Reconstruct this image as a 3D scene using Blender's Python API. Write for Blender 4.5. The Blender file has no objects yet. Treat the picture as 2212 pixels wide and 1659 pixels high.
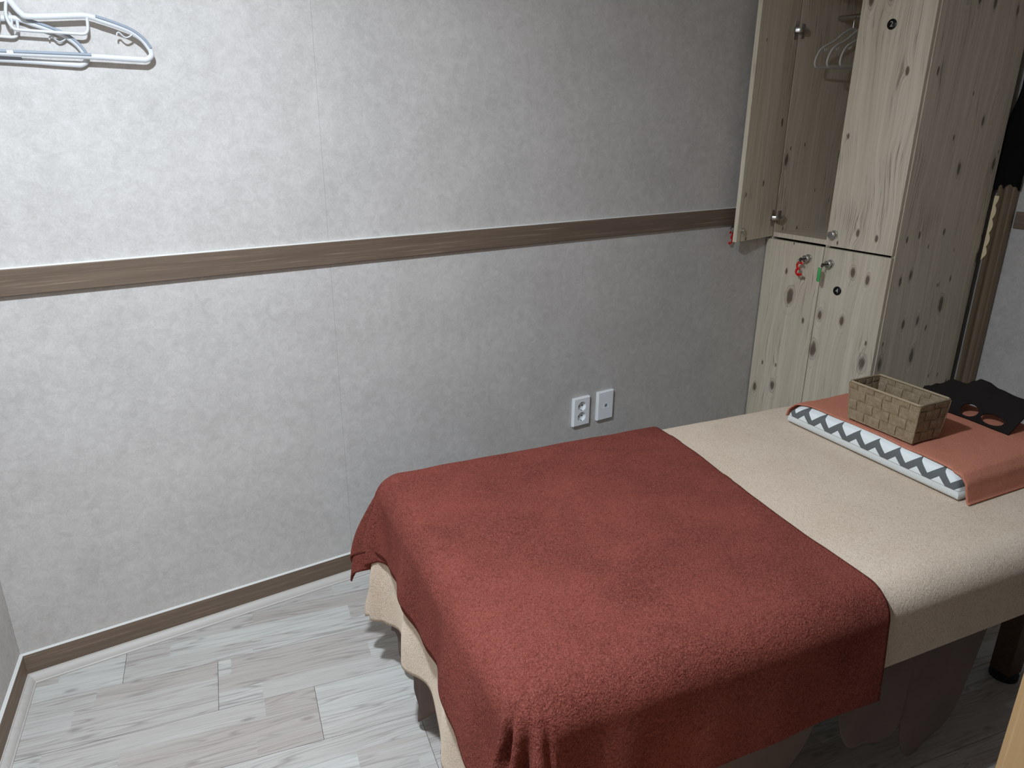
import bpy, bmesh, math, random
from mathutils import Vector, Matrix, noise
from math import sin, cos, pi, radians, sqrt, atan2, hypot, exp, floor

random.seed(7)
scene = bpy.context.scene
col = scene.collection

# ------------------------------------------------------------------ camera
F_PX, PITCH, YAW, ROLL = 1597.0, 19.99, 33.06, 0.478
CAM_LOC = Vector((0.0, -2.1, 1.48))
cam_d = bpy.data.cameras.new('camera')
cam_d.sensor_fit = 'HORIZONTAL'
cam_d.sensor_width = 36.0
cam_d.lens = 36.0 * F_PX / 2212.0
cam_d.clip_start = 0.01
cam = bpy.data.objects.new('camera', cam_d)
col.objects.link(cam)
p_, y_, r_ = radians(PITCH), radians(YAW), radians(ROLL)
fw = Vector((sin(y_) * cos(p_), cos(y_) * cos(p_), -sin(p_)))
rt = Vector((cos(y_), -sin(y_), 0))
up = rt.cross(fw)
R_ = rt * cos(r_) + up * sin(r_)
U_ = -rt * sin(r_) + up * cos(r_)
m = Matrix((R_, U_, -fw)).transposed().to_4x4()
m.translation = CAM_LOC
cam.matrix_world = m
scene.camera = cam

# ------------------------------------------------------------------ world, light, exposure
world = bpy.data.worlds.new('world')
scene.world = world
world.use_nodes = True
bg = world.node_tree.nodes['Background']
bg.inputs[0].default_value = (1.0, 0.70, 0.43, 1)     # dim warm corridor beyond the open doorway
bg.inputs[1].default_value = 0.40
scene.view_settings.view_transform = 'Standard'
scene.view_settings.look = 'None'
scene.view_settings.exposure = 0.0
scene.view_settings.gamma = 1.0
scene.view_settings.use_curve_mapping = False

LAMP = Vector((0.09, -1.16, 2.26))
LAMP_POWER = 50.0
CEIL = 2.275

# ------------------------------------------------------------------ node helpers
class N:
    def __init__(s, name, rough=0.6, spec=0.3):
        s.m = bpy.data.materials.new(name)
        s.m.use_nodes = True
        s.t = s.m.node_tree
        s.b = s.t.nodes['Principled BSDF']
        s.b.inputs['Roughness'].default_value = rough
        s.b.inputs['Specular IOR Level'].default_value = spec
    def new(s, typ, **kw):
        n = s.t.nodes.new(typ)
        for k, v in kw.items():
            setattr(n, k, v)
        return n
    def put(s, sock, v):
        if isinstance(v, bpy.types.NodeSocket):
            s.t.links.new(v, sock)
        elif v is not None:
            if isinstance(v, (tuple, list)) and len(v) == 3 and sock.type == 'RGBA':
                v = (*v, 1)
            sock.default_value = v
    def math(s, op, a, b=None, c=None, clamp=False):
        n = s.new('ShaderNodeMath', operation=op, use_clamp=clamp)
        s.put(n.inputs[0], a)
        if b is not None: s.put(n.inputs[1], b)
        if c is not None: s.put(n.inputs[2], c)
        return n.outputs[0]
    def mix(s, f, a, b, blend='MIX'):
        n = s.new('ShaderNodeMix', data_type='RGBA', blend_type=blend)
        s.put(n.inputs['Factor'], f)
        s.put(n.inputs[6], a); s.put(n.inputs[7], b)
        return n.outputs[2]
    def obj(s):
        return s.new('ShaderNodeTexCoord').outputs['Object']
    def mapping(s, vec, scale=(1, 1, 1), loc=(0, 0, 0), rot=(0, 0, 0)):
        n = s.new('ShaderNodeMapping')
        s.put(n.inputs[0], vec)
        n.inputs['Scale'].default_value = scale
        n.inputs['Location'].default_value = loc
        n.inputs['Rotation'].default_value = rot
        return n.outputs[0]
    def sep(s, vec):
        n = s.new('ShaderNodeSeparateXYZ'); s.put(n.inputs[0], vec)
        return n.outputs
    def comb(s, x=0.0, y=0.0, z=0.0):
        n = s.new('ShaderNodeCombineXYZ')
        s.put(n.inputs[0], x); s.put(n.inputs[1], y); s.put(n.inputs[2], z)
        return n.outputs[0]
    def noise(s, vec, scale, detail=3.0, rough=0.55, dist=0.0):
        n = s.new('ShaderNodeTexNoise')
        s.put(n.inputs['Vector'], vec)
        n.inputs['Scale'].default_value = scale
        n.inputs['Detail'].default_value = detail
        n.inputs['Roughness'].default_value = rough
        n.inputs['Distortion'].default_value = dist
        return n.outputs[0]
    def ramp(s, v, stops):
        n = s.new('ShaderNodeValToRGB')
        s.put(n.inputs[0], v)
        e = n.color_ramp.elements
        while len(e) < len(stops): e.new(0.5)
        for el, (p, c) in zip(e, stops):
            el.position = p
            el.color = (c, c, c, 1) if isinstance(c, (int, float)) else (*c, 1)
        return n.outputs[0]
    def rng(s, v, a, b, c=0.0, d=1.0):
        n = s.new('ShaderNodeMapRange')
        s.put(n.inputs[0], v)
        for i, q in enumerate((a, b, c, d)): n.inputs[i + 1].default_value = q
        return n.outputs[0]
    def white(s, vec):
        n = s.new('ShaderNodeTexWhiteNoise', noise_dimensions='3D')
        s.put(n.inputs[0], vec)
        return n.outputs
    def bump(s, h, strength=0.3, dist=0.002):
        n = s.new('ShaderNodeBump')
        n.inputs['Strength'].default_value = strength
        n.inputs['Distance'].default_value = dist
        s.put(n.inputs['Height'], h)
        s.t.links.new(n.outputs[0], s.b.inputs['Normal'])
    def color(s, c): s.put(s.b.inputs['Base Color'], c)

def S(r, g, b):
    f = lambda c: (c / 255 / 12.92) if c / 255 <= 0.04045 else ((c / 255 + 0.055) / 1.055) ** 2.4
    return (f(r), f(g), f(b))

def plain(name, c, rough=0.5, metal=0.0, spec=0.4):
    n = N(name, rough, spec); n.color(c); n.b.inputs['Metallic'].default_value = metal
    return n.m

def mat_wallpaper():
    n = N('wallpaper_gray', 0.75, 0.25)
    v = n.new('ShaderNodeNewGeometry').outputs['Position']
    big = n.noise(v, 5.0, 1, 0.5, 0.3)
    mid = n.noise(v, 34, 4, 0.72, 0.6)
    fine = n.noise(v, 190, 2, 0.7, 0.6)
    fib = n.noise(n.mapping(v, (1, 1, 2.0)), 120, 2, 0.7, 3.0)
    t = n.math('ADD', n.math('MULTIPLY', big, 0.22), n.math('ADD', n.math('MULTIPLY', mid, 0.5), n.math('MULTIPLY', fine, 0.28)))
    c = n.mix(n.rng(t, 0.38, 0.62), S(181, 176, 171), S(203, 198, 193))
    c = n.mix(n.rng(fib, 0.60, 0.74, 0, 0.45), c, S(224, 221, 216))
    c = n.mix(n.rng(fib, 0.40, 0.28, 0, 0.3), c, S(160, 155, 150))
    n.color(c)
    n.bump(n.math('ADD', n.math('MULTIPLY', fib, 0.7), n.math('MULTIPLY', fine, 0.4)), 0.22, 0.0015)
    return n.m

def mat_grain(name, base, dark, light, along=0, rough=0.55, scale=1.0, bump=0.15, seed=0.0):
    """plain straight-grain wood film; `along` is the axis of the grain"""
    n = N(name, rough, 0.35)
    sc = [60 * scale] * 3; sc[along] = 2.2 * scale
    v = n.mapping(n.obj(), tuple(sc), (seed, seed, seed))
    a = n.noise(v, 1.0, 5, 0.62, 0.4)
    sc2 = [260 * scale] * 3; sc2[along] = 5 * scale
    b = n.noise(n.mapping(n.obj(), tuple(sc2)), 1.0, 3, 0.6)
    c = n.mix(n.rng(a, 0.3, 0.7), dark, base)
    c = n.mix(n.rng(b, 0.56, 0.74, 0, 0.7), c, light)
    n.color(c)
    n.bump(n.math('ADD', a, b), bump, 0.001)
    return n.m

def mat_pine():
    n = N('knotty_pine_film', 0.5, 0.35)
    x, y, z = n.sep(n.obj())[:3]
    ac = n.math('ADD', x, n.math('MULTIPLY', y, 1.0))
    # knots : sparse voronoi cells, stretched along the grain
    vec = n.comb(n.math('MULTIPLY', ac, 11.0), n.math('MULTIPLY', z, 5.2), 0.0)
    vo = n.new('ShaderNodeTexVoronoi', voronoi_dimensions='2D')
    n.put(vo.inputs['Vector'], vec); vo.inputs['Scale'].default_value = 1.0
    d = vo.outputs['Distance']
    cs = n.sep(vo.outputs['Color'])
    gate = n.math('GREATER_THAN', cs[0], 0.52)
    size = n.math('MULTIPLY', n.math('POWER', cs[1], 2.2), 0.17)
    size = n.math('ADD', size, 0.05)
    dn = n.math('DIVIDE', d, size)
    dw = n.math('ADD', dn, n.math('MULTIPLY', n.math('SUBTRACT', n.noise(vec, 2.2, 3), 0.5), 1.3))
    core = n.math('MULTIPLY', n.rng(dw, 1.0, 0.55), gate)
    big = n.math('GREATER_THAN', cs[1], 0.62)
    ring = n.math('MULTIPLY', n.math('MULTIPLY', n.rng(n.math('SINE', n.math('MULTIPLY', dw, 7.0)), 0.5, 1.0), n.rng(dw, 2.4, 1.1)), n.math('MULTIPLY', gate, big))
    infl = n.math('MULTIPLY', n.math('POWER', n.rng(dn, 3.6, 0.6), 2.0), gate)
    # grain bent around knots
    acw = n.math('ADD', ac, n.math('MULTIPLY', infl, 0.012))
    acw = n.math('ADD', acw, n.math('MULTIPLY', n.noise(n.comb(n.math('MULTIPLY', ac, 4), n.math('MULTIPLY', z, 1.4), 0.0), 1.0, 2), 0.10))
    g1 = n.noise(n.comb(n.math('MULTIPLY', acw, 55.0), n.math('MULTIPLY', z, 0.9), 0.0), 1.0, 3, 0.55)
    g2 = n.noise(n.comb(n.math('MULTIPLY', acw, 230.0), n.math('MULTIPLY', z, 2.6), 0.0), 1.0, 4, 0.6)
    line = n.math('ABSOLUTE', n.math('SUBTRACT', n.math('FRACT', n.math('MULTIPLY', g1, 5.0)), 0.5))
    line = n.math('MULTIPLY', n.rng(line, 0.09, 0.0), n.rng(n.noise(n.comb(n.math('MULTIPLY', ac, 9), n.math('MULTIPLY', z, 3), 1.0), 1.0, 2), 0.46, 0.62))
    c = n.mix(n.rng(g1, 0.3, 0.72), S(204, 191, 168), S(226, 214, 194))
    c = n.mix(n.rng(g2, 0.50, 0.75, 0, 0.45), c, S(172, 157, 136))
    c = n.mix(n.math('MULTIPLY', line, 0.8), c, S(120, 106, 90))
    c = n.mix(n.math('MULTIPLY', ring, 0.38), c, S(120, 104, 86))
    c = n.mix(n.math('MULTIPLY', core, 0.85), c, S(86, 69, 55))
    n.color(c)
    n.bump(g2, 0.08, 0.0006)
    return n.m

def mat_floor():
    n = N('gray_oak_laminate', 0.42, 0.4)
    o = n.obj()
    x, y, z = n.sep(o)[:3]
    rnd = n.new('ShaderNodeObjectInfo').outputs['Random']
    sid = n.math('FLOOR', n.math('DIVIDE', y, 0.0657))
    w = n.white(n.comb(sid, n.math('MULTIPLY', rnd, 37.0), 0.0))
    seg = n.math('FLOOR', n.math('ADD', n.math('DIVIDE', x, 0.52), n.math('MULTIPLY', w[0], 3.0)))
    w2 = n.white(n.comb(sid, seg, n.math('MULTIPLY', rnd, 91.0)))
    tone = w2[0]
    off = n.math('MULTIPLY', n.sep(w2[1])[1], 40.0)
    xx = n.math('ADD', x, off)
    yw = n.math('ADD', y, n.math('MULTIPLY', n.noise(n.comb(n.math('MULTIPLY', xx, 2.4), n.math('MULTIPLY', y, 16.0), off), 1.0, 2), 0.035))
    g0 = n.noise(n.comb(n.math('MULTIPLY', xx, 1.5), n.math('MULTIPLY', yw, 24.0), off), 1.0, 2, 0.5)
    rings = n.math('ABSOLUTE', n.math('SUBTRACT', n.math('FRACT', n.math('MULTIPLY', g0, 11.0)), 0.5))
    rings = n.math('MULTIPLY', n.rng(rings, 0.20, 0.0), n.rng(n.noise(n.comb(n.math('MULTIPLY', xx, 2.0), n.math('MULTIPLY', y, 9.0), 3.0), 1.0, 2), 0.36, 0.52))
    g = n.noise(n.comb(n.math('MULTIPLY', xx, 5.0), n.math('MULTIPLY', yw, 330.0), off), 1.0, 4, 0.6)
    c = n.mix(n.rng(tone, 0.15, 0.85), S(174, 164, 156), S(194, 192, 186))
    c = n.mix(n.rng(g0, 0.35, 0.7, 0, 0.4), c, S(202, 200, 194))
    c = n.mix(n.rng(g, 0.47, 0.68, 0, 0.5), c, S(142, 133, 126))
    c = n.mix(n.math('MULTIPLY', rings, 0.6), c, S(130, 122, 115))
    # small knots
    vo = n.new('ShaderNodeTexVoronoi', voronoi_dimensions='2D')
    n.put(vo.inputs['Vector'], n.comb(n.math('MULTIPLY', xx, 5.5), n.math('MULTIPLY', y, 15.0), 0.0)); vo.inputs['Scale'].default_value = 1.0
    kn = n.math('MULTIPLY', n.rng(vo.outputs['Distance'], 0.13, 0.04), n.math('GREATER_THAN', n.sep(vo.outputs['Color'])[0], 0.78))
    c = n.mix(n.math('MULTIPLY', kn, 0.55), c, S(120, 112, 104))
    # thin printed joint between the three strips
    fr = n.math('FRACT', n.math('DIVIDE', y, 0.0657))
    ed = n.rng(n.math('MINIMUM', fr, n.math('SUBTRACT', 1.0, fr)), 0.012, 0.0)
    c = n.mix(n.math('MULTIPLY', ed, 0.25), c, S(130, 122, 114))
    n.color(c)
    n.bump(g, 0.06, 0.0006)
    return n.m

def mat_terry(name, c1, c2, c3, fine=420.0, depth=0.0035, strength=0.9, sheen=0.35):
    n = N(name, 0.95, 0.05)
    v = n.obj()
    pile = n.noise(v, fine, 3, 0.75, 0.6)
    clump = n.noise(v, fine * 0.28, 3, 0.65, 1.2)
    nap = n.noise(v, 5.0, 4, 0.6, 0.4)
    c = n.mix(n.rng(nap, 0.33, 0.67), c1, c2)
    c = n.mix(n.rng(pile, 0.42, 0.66, 0, 0.75), c, c3)
    c = n.mix(n.rng(pile, 0.46, 0.30, 0, 0.6), c, tuple(q * 0.5 for q in c1))
    c = n.mix(n.rng(clump, 0.44, 0.30, 0, 0.4), c, tuple(q * 0.6 for q in c1))
    n.color(c)
    n.b.inputs['Sheen Weight'].default_value = sheen
    n.b.inputs['Sheen Roughness'].default_value = 0.5
    n.b.inputs['Sheen Tint'].default_value = (*[min(1, q * 1.6) for q in c2], 1)
    n.bump(n.math('ADD', n.math('MULTIPLY', pile, 0.6), clump), strength, depth)
    return n.m

def mat_cloth(name, c, rough=0.9, bump=0.3, scale=700.0):
    n = N(name, rough, 0.1)
    v = n.obj()
    a = n.noise(v, scale, 2, 0.6)
    n.color(n.mix(n.rng(n.noise(v, 9, 3), 0.3, 0.7), tuple(q * 0.86 for q in c), c))
    n.bump(a, bump, 0.001)
    return n.m

def mat_pillowcase():
    """white case, grey zigzag on the upper front, fine arc print on the lower strip"""
    n = N('zigzag_print_cotton', 0.85, 0.15)
    x, y, z = n.sep(n.obj())[:3]
    # zigzag : period along y, amplitude in z
    p = n.math('DIVIDE', y, 0.062)
    tri = n.math('ABSOLUTE', n.math('SUBTRACT', n.math('FRACT', p), 0.5))      # 0..0.5
    zz = n.math('ADD', 0.026, n.math('MULTIPLY', tri, 0.058))
    band = n.math('LESS_THAN', n.math('ABSOLUTE', n.math('SUBTRACT', z, zz)), 0.0122)
    # arcs
    vo = n.new('ShaderNodeTexVoronoi', voronoi_dimensions='2D')
    n.put(vo.inputs['Vector'], n.comb(n.math('MULTIPLY', y, 34.0), n.math('MULTIPLY', n.math('ADD', z, x), 60.0), 0.0)); vo.inputs['Scale'].default_value = 1.0
    arc = n.math('GREATER_THAN', n.math('SINE', n.math('MULTIPLY', vo.outputs['Distance'], 42.0)), 0.72)
    dash = n.math('GREATER_THAN', n.math('SINE', n.math('MULTIPLY', y, 2600.0)), -0.4)
    arc = n.math('MULTIPLY', arc, dash)
    low = n.math('LESS_THAN', z, 0.0245)
    c = n.mix(n.math('MULTIPLY', band, n.math('SUBTRACT', 1.0, low)), S(222, 226, 224), S(98, 100, 100))
    c = n.mix(n.math('MULTIPLY', n.math('MULTIPLY', arc, low), 0.5), c, S(150, 142, 130))
    seam = n.math('LESS_THAN', n.math('ABSOLUTE', n.math('SUBTRACT', z, 0.0245)), 0.0009)
    c = n.mix(n.math('MULTIPLY', seam, 0.6), c, S(120, 112, 104))
    n.color(c)
    n.bump(n.noise(n.obj(), 900, 2), 0.15, 0.0008)
    return n.m

def mat_strap(name, ax):
    n = N(name, 0.6, 0.35)
    o = n.sep(n.obj())
    w = n.math('SINE', n.math('MULTIPLY', o[ax] if ax < 2 else o[2], 2400.0))
    c = n.mix(n.rng(n.noise(n.obj(), 120, 2), 0.3, 0.7), S(128, 108, 84), S(150, 132, 106))
    c = n.mix(n.rng(w, -0.2, -1.0, 0, 0.35), c, S(108, 92, 72))
    n.color(c)
    n.bump(w, 0.35, 0.0006)
    return n.m

M = {}
M['wallpaper'] = mat_wallpaper()
M['trim'] = mat_grain('brown_oak_film', S(114, 97, 82), S(98, 82, 69), S(148, 128, 110), 0)
M['trim_y'] = mat_grain('brown_oak_film_side', S(122, 104, 88), S(104, 87, 73), S(156, 136, 116), 1)
M['caulk'] = plain('white_sealant', S(212, 210, 204), 0.6)
M['moulding'] = mat_grain('white_wood_moulding', S(196, 190, 183), S(186, 180, 172), S(204, 199, 192), 0, 0.5, 1.0, 0.03)
M['pine'] = mat_pine()
M['floor'] = mat_floor()
M['subfloor'] = plain('dark_joint', S(92, 86, 80), 0.9)
M['ceiling'] = plain('white_ceiling', S(236, 234, 230), 0.9)
M['terracotta'] = mat_terry('terracotta_terry', S(96, 46, 39), S(128, 65, 55), S(150, 88, 77), 300, 0.006, 1.0)
M['coral'] = mat_terry('coral_terry', S(172, 108, 86), S(186, 120, 97), S(198, 136, 114), 420, 0.0016, 0.6)
M['cream'] = mat_terry('cream_terry', S(198, 174, 150), S(211, 190, 168), S(228, 213, 196), 380, 0.0026, 0.7)
M['skirt'] = mat_cloth('taupe_cloth', S(112, 96, 90))
M['mattress'] = mat_cloth('tan_vinyl', S(150, 130, 108), 0.5, 0.1, 200)
M['case'] = mat_pillowcase()
M['black_cloth'] = mat_cloth('black_foam_cloth', S(34, 29, 27), 0.9, 0.3, 500)
M['black_fabric'] = mat_cloth('black_fabric', S(22, 21, 22), 0.95, 0.4, 300)
M['strap_h'] = mat_strap('ribbed_strap_horizontal', 2)
M['strap_v'] = mat_strap('ribbed_strap_vertical', 1)
M['strap_vx'] = mat_strap('ribbed_strap_vertical_end', 0)
M['rim'] = plain('taupe_rim', S(150, 132, 106), 0.55)
M['white_plastic'] = plain('white_plastic', S(206, 208, 210), 0.4)
M['plate_white'] = plain('white_plate', S(240, 242, 243), 0.35)
M['gray_rubber'] = plain('gray_rubber', S(142, 150, 160), 0.6)
M['clear_plastic'] = plain('frosted_plastic', S(196, 190, 184), 0.3)
M['chrome'] = plain('chrome', (0.55, 0.54, 0.52), 0.18, 1.0)
M['steel'] = plain('hinge_steel', (0.62, 0.60, 0.57), 0.3, 1.0)
M['dark_metal'] = plain('dark_key_metal', (0.12, 0.11, 0.10), 0.4, 1.0)
M['black_gloss'] = plain('black_gloss_disc', S(14, 13, 12), 0.2)
M['digit'] = plain('silver_digit', S(190, 188, 184), 0.4)
M['red'] = plain('red_plastic', S(214, 30, 22), 0.3)
M['green'] = plain('green_plastic', S(70, 190, 100), 0.35)
M['dark'] = plain('dark_slot', S(18, 18, 19), 0.7)
M['door_wood'] = mat_grain('honey_wood_door', S(166, 134, 94), S(150, 120, 82), S(180, 150, 110), 2, 0.5, 0.6)
M['frame_wood'] = mat_grain('beige_frame_wood', S(128, 110, 88), S(108, 92, 73), S(144, 126, 104), 2, 0.5, 0.6)
M['lace'] = plain('cream_lace', S(238, 218, 178), 0.8)
M['bed_wood'] = mat_grain('dark_bed_wood', S(86, 64, 48), S(66, 48, 36), S(104, 80, 60), 0)

# ------------------------------------------------------------------ geometry helpers
def link(name, me, mat, parent=None, loc=None, rotz=None):
    o = bpy.data.objects.new(name, me)
    col.objects.link(o)
    if mat is not None and not me.materials:
        me.materials.append(mat)
    if parent is not None: o.parent = parent
    if loc is not None: o.location = loc
    if rotz is not None: o.rotation_euler = (0, 0, rotz)
    return o

def mesh_of(bm, name, smooth=False, angle=None):
    bmesh.ops.recalc_face_normals(bm, faces=bm.faces)
    me = bpy.data.meshes.new(name)
    bm.to_mesh(me); bm.free()
    if smooth:
        for p in me.polygons: p.use_smooth = True
        if angle is not None:
            me.set_sharp_from_angle(angle=radians(angle))
    return me

def bm_box(bm, x0, x1, y0, y1, z0, z1, bev=0.0, seg=2):
    vs = [bm.verts.new((x, y, z)) for z in (z0, z1) for y in (y0, y1) for x in (x0, x1)]
    idx = ((0, 2, 3, 1), (4, 5, 7, 6), (0, 1, 5, 4), (2, 6, 7, 3), (0, 4, 6, 2), (1, 3, 7, 5))
    fs = [bm.faces.new([vs[i] for i in f]) for f in idx]
    if bev > 0:
        es = list({e for f in fs for e in f.edges})
        bmesh.ops.bevel(bm, geom=es, offset=bev, segments=seg, profile=0.5, affect='EDGES')

def box(name, mat, x0, x1, y0, y1, z0, z1, parent=None, bev=0.0, seg=2):
    bm = bmesh.new()
    bm_box(bm, min(x0, x1), max(x0, x1), min(y0, y1), max(y0, y1), min(z0, z1), max(z0, z1), bev, seg)
    return link(name, mesh_of(bm, name, bev > 0, 35), mat, parent)

def bm_lathe(bm, prof, seg=28, axis=(1, 0, 0), origin=(0, 0, 0)):
    """prof: list of (h, r) along axis"""
    ax = Vector(axis).normalized()
    a = ax.orthogonal().normalized(); b = ax.cross(a)
    o = Vector(origin)
    rings = []
    for h, r in prof:
        if r < 1e-6:
            rings.append([bm.verts.new(o + ax * h)])
        else:
            rings.append([bm.verts.new(o + ax * h + (a * cos(2 * pi * i / seg) + b * sin(2 * pi * i / seg)) * r) for i in range(seg)])
    for q, w in zip(rings, rings[1:]):
        for i in range(seg):
            j = (i + 1) % seg
            if len(q) == 1 and len(w) == 1: continue
            if len(q) == 1: bm.faces.new((q[0], w[i], w[j]))
            elif len(w) == 1: bm.faces.new((q[i], q[j], w[0]))
            else: bm.faces.new((q[i], q[j], w[j], w[i]))

def lathe(name, mat, prof, axis, origin, parent=None, seg=28, angle=40):
    bm = bmesh.new(); bm_lathe(bm, prof, seg, axis, origin)
    return link(name, mesh_of(bm, name, True, angle), mat, parent)

def bm_tube(bm, pts, r, seg=8, closed=False, flat=1.0, upv=None):
    pts = [Vector(p) for p in pts]
    n = len(pts); rings = []
    ref = Vector(upv) if upv else None
    prev = None
    for i, p in enumerate(pts):
        if closed: t = (pts[(i + 1) % n] - pts[i - 1])
        else: t = pts[min(i + 1, n - 1)] - pts[max(i - 1, 0)]
        t.normalize()
        if ref: a = ref - t * ref.dot(t)
        elif prev is None: a = t.orthogonal()
        else: a = prev - t * prev.dot(t)
        a.normalize(); prev = a
        b = t.cross(a)
        rr = r[i] if isinstance(r, (list, tuple)) else r
        rings.append([bm.verts.new(p + (a * cos(2 * pi * k / seg) * flat + b * sin(2 * pi * k / seg)) * rr) for k in range(seg)])
    m_ = n if closed else n - 1
    for i in range(m_):
        q, w = rings[i], rings[(i + 1) % n]
        for k in range(seg):
            bm.faces.new((q[k], q[(k + 1) % seg], w[(k + 1) % seg], w[k]))
    if not closed:
        bm.faces.new(rings[0][::-1]); bm.faces.new(rings[-1])

def tube(name, mat, pts, r, parent=None, seg=8, closed=False, flat=1.0, upv=None):
    bm = bmesh.new(); bm_tube(bm, pts, r, seg, closed, flat, upv)
    return link(name, mesh_of(bm, name, True, 50), mat, parent)

def smooth_path(pts, n=6, closed=False):
    """catmull-rom through pts"""
    P = [Vector(p) for p in pts]; out = []
    L = len(P)
    for i in range(L if closed else L - 1):
        if closed: a, b, c, d = P[i - 1], P[i], P[(i + 1) % L], P[(i + 2) % L]
        else: a, b, c, d = P[max(i - 1, 0)], P[i], P[i + 1], P[min(i + 2, L - 1)]
        for k in range(n):
            t = k / n
            out.append(0.5 * ((2 * b) + (c - a) * t + (2 * a - 5 * b + 4 * c - d) * t * t + (3 * b - a - 3 * c + d) * t ** 3))
    if not closed: out.append(P[-1])
    return out

def grid_mesh(name, nu, nv, fn, keep=None, smooth=True):
    vs = [fn(i / nu, j / nv) for j in range(nv + 1) for i in range(nu + 1)]
    fs = []
    for j in range(nv):
        for i in range(nu):
            if keep and not keep((i + .5) / nu, (j + .5) / nv): continue
            a = j * (nu + 1) + i
            fs.append((a, a + 1, a + nu + 2, a + nu + 1))
    me = bpy.data.meshes.new(name)
    me.from_pydata(vs, [], fs)
    if smooth:
        for p in me.polygons: p.use_smooth = True
    return me

def solidify(o, t, off=1.0):
    md = o.modifiers.new('thickness', 'SOLIDIFY'); md.thickness = t; md.offset = off
    return o

def empty(name, loc=(0, 0, 0), rotz=0.0):
    o = bpy.data.objects.new(name, None); col.objects.link(o)
    o.empty_display_size = 0.05
    o.location = loc; o.rotation_euler = (0, 0, rotz)
    return o

def tag(o, label, cat, group=None):
    o['label'] = label; o['category'] = cat
    if group: o['group'] = group
    return o

def struct(o, label=None):
    o['kind'] = 'structure'
    if label: o['label'] = label
    return o

def sm(a, b, x):
    t = max(0.0, min(1.0, (x - a) / (b - a)))
    return t * t * (3 - 2 * t)

def text_mesh(ch, size):
    cu = bpy.data.curves.new('digit', 'FONT')
    cu.body = ch; cu.size = size; cu.align_x = 'CENTER'; cu.align_y = 'CENTER'; cu.extrude = 0.0003; cu.resolution_u = 4
    tmp = bpy.data.objects.new('tmp', cu); col.objects.link(tmp)
    dg = bpy.context.evaluated_depsgraph_get()
    me = bpy.data.meshes.new_from_object(tmp.evaluated_get(dg))
    bpy.data.objects.remove(tmp)
    return me

# ------------------------------------------------------------------ room shell
XL, XR, YF, YB = -0.226, 3.36, -2.6, 0.0
SK = 0.205                     # the left wall is not square to the back wall: x = XL + SK*y
SKA = -math.atan(SK); MIT = 0.8156
XLF = XL + SK * YF
T = 0.12
fl = struct(box('floor', M['subfloor'], XLF, XR, YF, YB, -0.06, -0.0085), 'pale grey oak laminate plank floor')
# planks, laid at an angle to the room
FA = radians(-11.7); ROW = 0.197; PL = 1.215
fu = Vector((cos(FA), sin(FA))); fv = Vector((fu.y, -fu.x))      # fv points towards the camera
def clip(poly, a, b, c):           # keep a*x+b*y<=c
    out = []
    for i, p in enumerate(poly):
        q = poly[(i + 1) % len(poly)]
        dp, dq = a * p[0] + b * p[1] - c, a * q[0] + b * q[1] - c
        if dp <= 0: out.append(p)
        if dp * dq < 0:
            t = dp / (dp - dq); out.append((p[0] + (q[0] - p[0]) * t, p[1] + (q[1] - p[1]) * t))
    return out
G = 0.0006
for k in range(-4, 15):
    v0 = -0.046 + ROW * (k)
    for j in range(-5, 6):
        u0 = 0.0265 + 0.2455 * k + PL * j - PL * 0
        u1, v1 = u0 + PL, v0 + ROW
        P = [tuple(fu * a + fv * b) for a, b in ((u0 + G, v0 + G), (u1 - G, v0 + G), (u1 - G, v1 - G), (u0 + G, v1 - G))]
        for a, b, c in ((-1, SK, -XL), (1, 0, XR), (0, -1, -YF), (0, 1, YB)):
            P = clip(P, a, b, c)
            if not P: break
        if len(P) < 3: continue
        org = fu * u0 + fv * v0
        loc = [((Vector(p) - org).dot(fu), (Vector(p) - org).dot(fv)) for p in P]
        bm = bmesh.new()
        # local y = distance across the plank ; mirrored frame handled by negating y
        top = [bm.verts.new((a, -b, 0.0)) for a, b in loc]
        bot = [bm.verts.new((a, -b, -0.0085)) for a, b in loc]
        bm.faces.new(top); bm.faces.new(bot[::-1])
        nn = len(top)
        for i in range(nn): bm.faces.new((top[i], bot[i], bot[(i + 1) % nn], top[(i + 1) % nn]))
        link('plank', mesh_of(bm, 'plank'), M['floor'], fl, (org.x, org.y, 0), FA)

struct(box('ceiling', M['ceiling'], XLF - T, XR + T, YF - T, YB + T, CEIL, CEIL + 0.1), 'plain white ceiling')
wb = struct(box('wall_back', M['wallpaper'], XL - T, XR + T, YB + 0.0012, YB + T, -0.06, CEIL), 'mottled grey papered wall with brown rail')
wl = struct(box('wall_left', M['wallpaper'], -T, 0.0, -2.66, 0.0, -0.06, CEIL), 'grey papered side wall')
wl.location = (XL, 0, 0); wl.rotation_euler = (0, 0, SKA)
struct(box('wall_right', M['wallpaper'], XR, XR + T, YF - T, YB + 0.0012, -0.06, CEIL), 'grey papered wall behind the locker')
# wallpaper strips with visible butt seams
seams = [XL, 0.728, 1.670, 2.612, XR]
for i in range(4):
    for z0, z1 in ((0.03, 1.10), (1.10, CEIL - 0.001)):
        x0, x1 = seams[i] + 0.0004, seams[i + 1] - 0.0004
        d = 0.0003 if i % 2 else 0.0
        box('wallpaper_strip', M['wallpaper'], x0, x1, -d, 0.0012, z0, z1, wb, 0.0004, 1)
# doorway wall behind the camera, with an opening
bm = bmesh.new()
DX0, DX1, DZ = -0.16, 0.70, 2.05
bm_box(bm, XLF, DX0, YF - T, YF, -0.06, CEIL); bm_box(bm, DX1, XR, YF - T, YF, -0.06, CEIL); bm_box(bm, DX0, DX1, YF - T, YF, DZ, CEIL)
struct(link('wall_front', mesh_of(bm, 'wall_front'), M['wallpaper']), 'grey papered wall with the doorway')

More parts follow.
